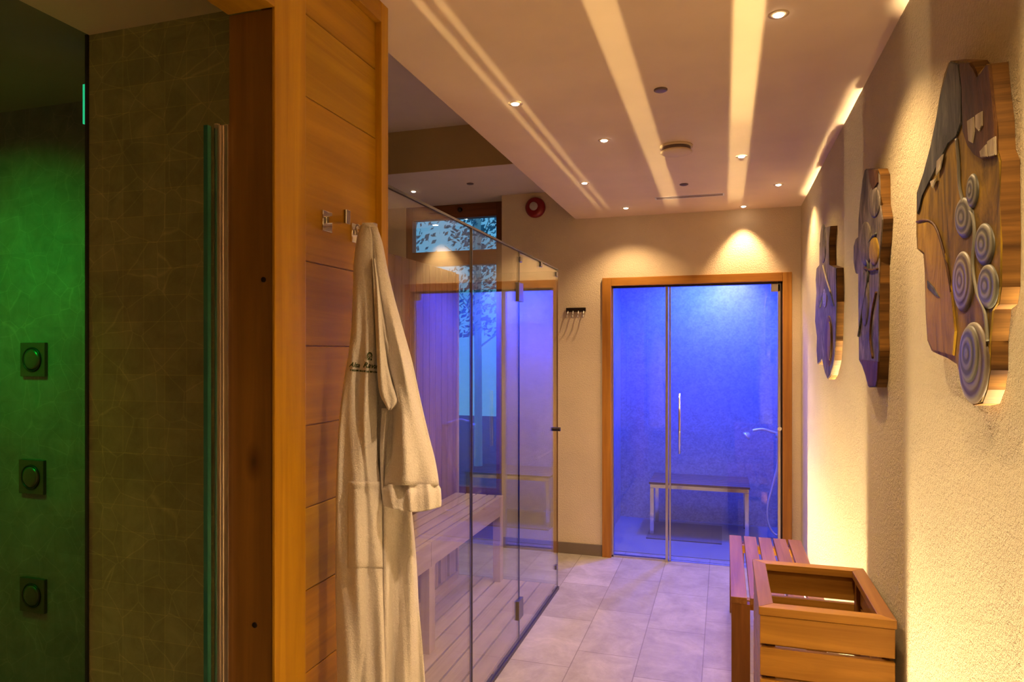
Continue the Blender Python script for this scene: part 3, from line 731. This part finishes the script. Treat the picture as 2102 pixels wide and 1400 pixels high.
# ================================================================== TEAK BENCH AND TOWEL BOX
tb = empty('teak_bench', (.22, 3.7, 0), 'low teak bench with lengthwise slats standing against the stucco wall', 'bench')
tx0, tx1, ty0, ty1, tz = .028, .425, 3.22, 4.30, .45
sw = (tx1-tx0-4*.014)/5
for k in range(5):
    a = tx0+k*(sw+.014); box('seat_slat', a, a+sw, ty0, ty1, tz-.03, tz, M['teak_y'], tb, .0025)
for yy in (ty0+.0, ty1-.05):
    box('leg', tx0+.002, tx0+.082, yy+.001, yy+.045, 0, tz-.03, M['teak_z'], tb, .002); box('leg', tx1-.082, tx1-.002, yy+.001, yy+.045, 0, tz-.03, M['teak_z'], tb, .002)
for yy in (ty0+.06, ty1-.1): box('cross_rail', tx0+.02, tx1-.02, yy, yy+.04, tz-.075, tz-.03, M['teak_x'], tb, .002)
X0, X1, Y0, Y1, Z1 = .103, .49, 2.275, 2.79, .75
tw = empty('towel_box', ((X0+X1)/2, (Y0+Y1)/2, 0), 'open slatted teak towel box with a wide mitred rim in front of the bench', 'box')
r = .045; rt = .026
def prism(pts, z0, z1, bm):
    A = [bm.verts.new((x, y, z0)) for x, y in pts]; B = [bm.verts.new((x, y, z1)) for x, y in pts]; n = len(pts)
    bm.faces.new(A[::-1]); bm.faces.new(B)
    for i in range(n): bm.faces.new((A[i], A[(i+1) % n], B[(i+1) % n], B[i]))
for nm, pts, mm in (('rim_board', [(X0, Y0), (X1, Y0), (X1-r, Y0+r), (X0+r, Y0+r)], 'teak_x'), ('rim_board', [(X0, Y1), (X0+r, Y1-r), (X1-r, Y1-r), (X1, Y1)], 'teak_x'),
                    ('rim_board', [(X0, Y0), (X0+r, Y0+r), (X0+r, Y1-r), (X0, Y1)], 'teak_y'), ('rim_board', [(X1, Y0), (X1, Y1), (X1-r, Y1-r), (X1-r, Y0+r)], 'teak_y')):
    bm = bmesh.new(); prism(pts, Z1-rt, Z1, bm); bmesh.ops.bevel(bm, geom=bm.edges[:], offset=.0012, segments=1, affect='EDGES'); link(nm, bm, M[mm], tw)
i_ = .010
for (cx, cy) in ((X0+i_, Y0+i_+.018), (X1-i_-.04, Y0+i_+.018), (X0+i_, Y1-i_-.058), (X1-i_-.04, Y1-i_-.058)):
    box('corner_post', cx+.014, cx+.04-.0, cy, cy+.04, 0, Z1-rt, M['teak_z'], tw, .002)
zz = Z1-rt-.002; hgt = .088; gap = .012; k = 0
while zz > .1:
    box('front_slat', X0+.004, X1-.004, Y0+.004, Y0+.024, zz-hgt, zz, M['teak_x'], tw, .002)
    box('back_slat', X0+.004, X1-.004, Y1-.024, Y1-.004, zz-hgt, zz, M['teak_x'], tw, .002)
    box('side_slat', X0+.004, X0+.022, Y0+.026, Y1-.026, zz-hgt, zz, M['teak_y'], tw, .002)
    box('side_slat', X1-.022, X1-.004, Y0+.026, Y1-.026, zz-hgt, zz, M['teak_y'], tw, .002)
    zz -= hgt+gap
box('bottom_board', X0+.03, X1-.03, Y0+.03, Y1-.03, .06, .075, M['teak_y'], tw)
# wall washers and floor uplights
for (ya, yb, e), lb in zip(WASH, ('slim linear wall washer on the floor under the largest carved board', 'slim linear wall washer on the floor behind the teak bench')):
    ww_ = empty('wall_washer', (.476, (ya+yb)/2, 0), lb, 'wall light', 'linear wall washers along the stucco wall')
    box('housing', .448, .504, ya, yb, 0, .022, M['brushed'], ww_, .001)
    box('lens', .454, .498, ya+.01, yb-.01, .022, .024, emis('washer_lens', (1, .75, .4), 1.5), ww_)
def uplight(x, y, lb):
    ul = empty('floor_uplight', (x, y, 0), lb, 'floor light', 'small floor uplights')
    lathe('bezel', [(.02, 0), (.02, .026), (.015, .027)], (x, y, 0), (0, 0, 1), M['brushed'], ul); return ul
uplight(.425, 3.34, 'small round floor uplight under the near half of the teak bench')
uplight(.425, 4.0, 'small round floor uplight under the far half of the teak bench')
uplight(.42, 1.3, 'small round floor lamp added to fill light onto the towel box front')

# ================================================================== CARVED WALL BOARDS
FXs = .478
def painted(name, c1, c2, c3, scale=9, axis_sc=(1, 1, .35), b_=.5):
    m, nt, b, N, L = mat(name)
    v = coords(N, L, axis_sc); n = tex_noise(N, L, v, scale, 6, .65, 1.5); v2 = coords(N, L, (1, 1, .06)); n2 = tex_noise(N, L, v2, 70, 4, .6)
    c = ramp(N, L, n, [(.32, c1), (.5, c2), (.68, c3)]); cc = ramp(N, L, n2, [(.3, (.7, .7, .7)), (.7, (1, 1, 1))])
    L(mul(N, L, c, cc, .8), b.inputs['Base Color']); b.inputs['Roughness'].default_value = .6; b.inputs['Specular IOR Level'].default_value = .2; bump(N, L, b, n, b_, .006); return m
M['s_ochre'] = painted('ochre_stained_carving', (.05, .03, .004), (.22, .13, .008), (.38, .23, .012))
M['s_blue'] = painted('slate_blue_stain', (.014, .015, .013), (.065, .066, .058), (.15, .135, .11), 12)
M['s_brown'] = painted('dark_brown_stain', (.03, .010, .004), (.085, .033, .010), (.16, .07, .02), 14)
M['s_white'] = painted('bone_white_paint', (.28, .22, .14), (.42, .35, .24), (.52, .44, .31), 10)
M['s_grey'] = painted('violet_grey_carving', (.025, .019, .014), (.125, .10, .075), (.29, .235, .18), 16)
M['s_ochre_lt'] = painted('golden_ochre_patch', (.16, .09, .006), (.38, .22, .012), (.52, .33, .02))
M['s_side'] = wood('carving_side_timber', (.32, .155, .03), (.045, .016, .003), 0, .5, 0, 30, 15)
def rings_mat(name, a, b2_, freq):
    m, nt, b, N, L = mat(name)
    tc = N('ShaderNodeTexCoord'); ln = N('ShaderNodeVectorMath'); ln.operation = 'LENGTH'
    nz = N('ShaderNodeTexNoise'); nz.inputs['Scale'].default_value = 3; L(tc.outputs['UV'], nz.inputs['Vector'])
    mx = N('ShaderNodeMix'); mx.data_type = 'RGBA'; mx.inputs[0].default_value = .06; L(tc.outputs['UV'], mx.inputs[6]); L(nz.outputs['Color'], mx.inputs[7])
    L(mx.outputs[2], ln.inputs[0]); mu = N('ShaderNodeMath'); mu.operation = 'MULTIPLY'; mu.inputs[1].default_value = freq; L(ln.outputs['Value'], mu.inputs[0])
    sn_ = N('ShaderNodeMath'); sn_.operation = 'SINE'; L(mu.outputs[0], sn_.inputs[0])
    mr = N('ShaderNodeMapRange'); mr.inputs['From Min'].default_value = -1; L(sn_.outputs[0], mr.inputs[0])
    L(ramp(N, L, mr.outputs[0], [(.2, a), (.8, b2_)]), b.inputs['Base Color']); b.inputs['Roughness'].default_value = .5
    bump(N, L, b, mr.outputs[0], .5, .002); return m
M['ring_grey'] = rings_mat('grey_growth_rings', (.075, .072, .05), (.20, .19, .14), 18)
M['ring_brown'] = rings_mat('grey_brown_growth_rings', (.10, .07, .045), (.23, .20, .14), 24)
def extrude(name, pts, x0, x1, mats, parent, bev=.003):
    """pts in photo pixels, projected on the plane x0 (front); x1 is the wall side"""
    P = [onx(px, py, x0) for px, py in pts]; bm = bmesh.new()
    A = [bm.verts.new((x0, p_.y, p_.z)) for p_ in P]; B = [bm.verts.new((x1, p_.y, p_.z)) for p_ in P]; n = len(P)
    f = bm.faces.new(A); f.material_index = 0; g = bm.faces.new(B[::-1]); g.material_index = 1
    for i in range(n): h_ = bm.faces.new((A[i], B[i], B[(i+1) % n], A[(i+1) % n])); h_.material_index = 1
    if bev: bmesh.ops.bevel(bm, geom=[e for e in f.edges], offset=bev, segments=2, affect='EDGES')
    return link(name, bm, mats, parent)
def patch(name, pts, m, parent, x=FXs, th=.004): return extrude(name, pts, x-th, x+.001, [m, m], parent, .0015)
def ringpatch(name, cx, cy, rx, ry, m, parent, x=FXs, th=.007, rot=0):
    bm = bmesh.new(); n = 36; uv = bm.loops.layers.uv.new('UV'); rings = []; K_ = [0.001, .25, .5, .75, .92, 1, 1]; hs = [th, th*.97, th*.9, th*.75, th*.5, th*.2, -.001]
    for k_, h_ in zip(K_, hs):
        rr = []
        for i in range(n):
            a = 2*math.pi*i/n; u, v = k_*math.cos(a), k_*math.sin(a); du = rx*u; dv = ry*v
            q_ = onx(cx+du*math.cos(rot)-dv*math.sin(rot)*.4, cy+dv*math.cos(rot)+du*math.sin(rot), x); vv = bm.verts.new((x-h_, q_.y, q_.z)); rr.append((vv, (u, v)))
        rings.append(rr)
    for a, b in zip(rings, rings[1:]):
        for i in range(n):
            q4 = [a[i], a[(i+1) % n], b[(i+1) % n], b[i]]; f = bm.faces.new([t_[0] for t_ in q4])
            for lp, t_ in zip(f.loops, q4): lp[uv].uv = t_[1]
    bm.faces.new([t_[0] for t_ in rings[0]])
    return link(name, bm, m, parent, True)
big = [(1948, 125), (1990, 127), (1998, 140), (2004, 158), (2012, 150), (2022, 132), (2030, 131), (2036, 200), (2042, 250), (2044, 310), (2052, 330), (2053, 420), (2054, 500), (2053, 590), (2048, 625), (2036, 635), (2030, 700), (2030, 760), (2024, 800), (2014, 828), (1995, 832), (1985, 820), (1976, 790), (1965, 745), (1945, 735), (1912, 722), (1903, 700), (1900, 640), (1899, 560), (1896, 520), (1882, 513), (1881, 480), (1881, 395), (1892, 365), (1902, 340), (1912, 290), (1922, 240), (1930, 190), (1938, 150)]
cb = empty('carved_board', (RX, 1.75, 1.43), 'largest carved wooden wall board, nearest, ochre with grey ring shapes', 'wall sculpture', 'carved wooden boards on the stucco wall')
extrude('board', big, FXs, RX-.0006, [M['s_ochre'], M['s_side']], cb)
patch('blue_stained_area', [(1949, 127), (1966, 132), (1973, 180), (1972, 250), (1962, 280), (1945, 292), (1925, 335), (1905, 375), (1892, 400), (1886, 430), (1882, 440), (1882, 396), (1893, 366), (1913, 290), (1931, 190)], M['s_blue'], cb)
patch('brown_stained_area', [(1968, 129), (1989, 129), (1997, 142), (2004, 161), (2013, 152), (2022, 134), (2029, 133), (2035, 200), (2041, 250), (2042, 322), (2015, 328), (1998, 318), (1985, 300), (1975, 270), (1974, 180)], M['s_brown'], cb)
for q_ in ([(1984, 248), (1996, 240), (1998, 270), (1994, 294), (1987, 290)], [(2001, 236), (2014, 228), (2014, 258), (2008, 270), (2001, 262)], [(2010, 310), (2022, 296), (2024, 322), (2012, 324)], [(2025, 290), (2040, 280), (2041, 318), (2028, 322)], [(1922, 330), (1934, 316), (1928, 345), (1920, 360)], [(1908, 372), (1920, 366), (1912, 386)]):
    patch('white_mark', q_, M['s_white'], cb, FXs-.004, .003)
patch('golden_area', [(1884, 460), (1905, 455), (1922, 470), (1940, 530), (1952, 600), (1960, 680), (1955, 730), (1914, 718), (1905, 698), (1902, 640), (1901, 560), (1898, 518), (1884, 510)], M['s_ochre_lt'], cb)
patch('dark_mark', [(1902, 575), (1916, 590), (1928, 612), (1918, 606), (1903, 592)], M['s_blue'], cb, FXs-.004, .002)
for a in ((1998, 392, 12, 36, 'ring_grey', .1), (1981, 447, 19, 42, 'ring_grey', 0), (2023, 502, 20, 44, 'ring_grey', 0), (1978, 578, 21, 62, 'ring_brown', 0), (2030, 588, 21, 46, 'ring_grey', 0), (2000, 745, 31, 84, 'ring_brown', 0), (1992, 728, 21, 60, 'ring_grey', 0)):
    ringpatch('ring_carving', a[0], a[1], a[2], a[3], M[a[4]], cb, FXs-(.004 if a[2] == 21 and a[1] == 728 else 0), .007, a[5])
def ribbon(name, pts, w_, m, parent, x=FXs):
    tube(name, [Vector((x-.002, *onx(px, py, x).yz)) for px, py in pts], w_, m, parent, 8, 6)
ribbon('carved_ridge', [(1966, 285), (1970, 330), (1972, 380), (1982, 420), (1998, 440), (2003, 480), (1999, 540), (2008, 600), (2024, 640), (2030, 700)], .0035, M['ring_grey'], cb)
ribbon('carved_ridge', [(1884, 455), (1905, 452), (1925, 470), (1945, 540), (1955, 600)], .003, M['s_brown'], cb)
mid = [(1775, 347), (1800, 347), (1805, 360), (1806, 420), (1811, 450), (1808, 500), (1804, 530), (1804, 600), (1803, 680), (1804, 720), (1801, 780), (1798, 795), (1782, 795), (1776, 770), (1770, 750), (1763, 740), (1762, 640), (1762, 560), (1756, 562), (1752, 540), (1752, 505), (1756, 490), (1762, 488), (1762, 450), (1767, 400), (1770, 370)]
c2 = empty('carved_board', (RX, 2.67, 1.43), 'middle carved wooden wall board, grey-violet and narrow with a dark foot', 'wall sculpture', 'carved wooden boards on the stucco wall')
extrude('board', mid, FXs, RX-.0006, [M['s_grey'], M['s_side']], c2)
patch('dark_foot', [(1764, 738), (1802, 742), (1800, 780), (1797, 793), (1783, 793), (1777, 770), (1771, 750)], M['s_brown'], c2)
patch('dark_notch', [(1782, 348), (1799, 349), (1801, 375), (1791, 392), (1785, 375)], M['s_brown'], c2)
ringpatch('oval_carving', 1778, 500, 13, 45, M['s_grey'], c2, FXs, .008); ringpatch('oval_carving', 1795, 515, 10, 30, M['s_ochre'], c2, FXs, .007); ringpatch('oval_carving', 1795, 415, 12, 32, M['s_grey'], c2, FXs, .006)
ringpatch('oval_carving', 1776, 610, 8, 60, M['s_grey'], c2, FXs, .006)
ribbon('carved_ridge', [(1764, 690), (1772, 640), (1781, 590), (1784, 545), (1778, 520), (1790, 490), (1800, 480)], .005, M['s_blue'], c2)
ribbon('carved_ridge', [(1776, 550), (1790, 555), (1803, 552)], .004, M['s_brown'], c2)
ribbon('carved_ridge', [(1800, 600), (1792, 640), (1788, 690), (1793, 735)], .0045, M['s_brown'], c2)
ribbon('carved_ridge', [(1768, 660), (1778, 600), (1776, 560)], .0035, M['s_blue'], c2)
far = [(1689, 468), (1704, 464), (1702, 485), (1701, 500), (1702, 545), (1716, 550), (1717, 620), (1715, 700), (1712, 740), (1705, 770), (1699, 779), (1693, 765), (1687, 735), (1685, 742), (1678, 748), (1676, 720), (1677, 690), (1673, 660), (1674, 630), (1676, 600), (1674, 575), (1676, 550), (1682, 545), (1682, 500)]
c3 = empty('carved_board', (RX, 3.7, 1.43), 'farthest and smallest-looking carved wooden wall board, mauve grey with pointed foot', 'wall sculpture', 'carved wooden boards on the stucco wall')
extrude('board', far, FXs, RX-.0006, [M['s_grey'], M['s_side']], c3)
patch('dark_wedge', [(1678, 630), (1692, 588), (1697, 580), (1705, 605), (1711, 628), (1704, 628), (1696, 600), (1688, 610), (1682, 632)], M['s_blue'], c3)
ringpatch('oval_carving', 1702, 700, 7.5, 52, M['s_brown'], c3, FXs, .007); ringpatch('oval_carving', 1702, 700, 4, 40, M['s_ochre'], c3, FXs-.006, .004)
ringpatch('oval_carving', 1694, 610, 4, 22, M['ring_brown'], c3, FXs, .006); ringpatch('oval_carving', 1690, 500, 6, 40, M['s_grey'], c3, FXs, .006)
ribbon('carved_ridge', [(1690, 545), (1698, 575), (1706, 600)], .004, M['s_white'], c3)
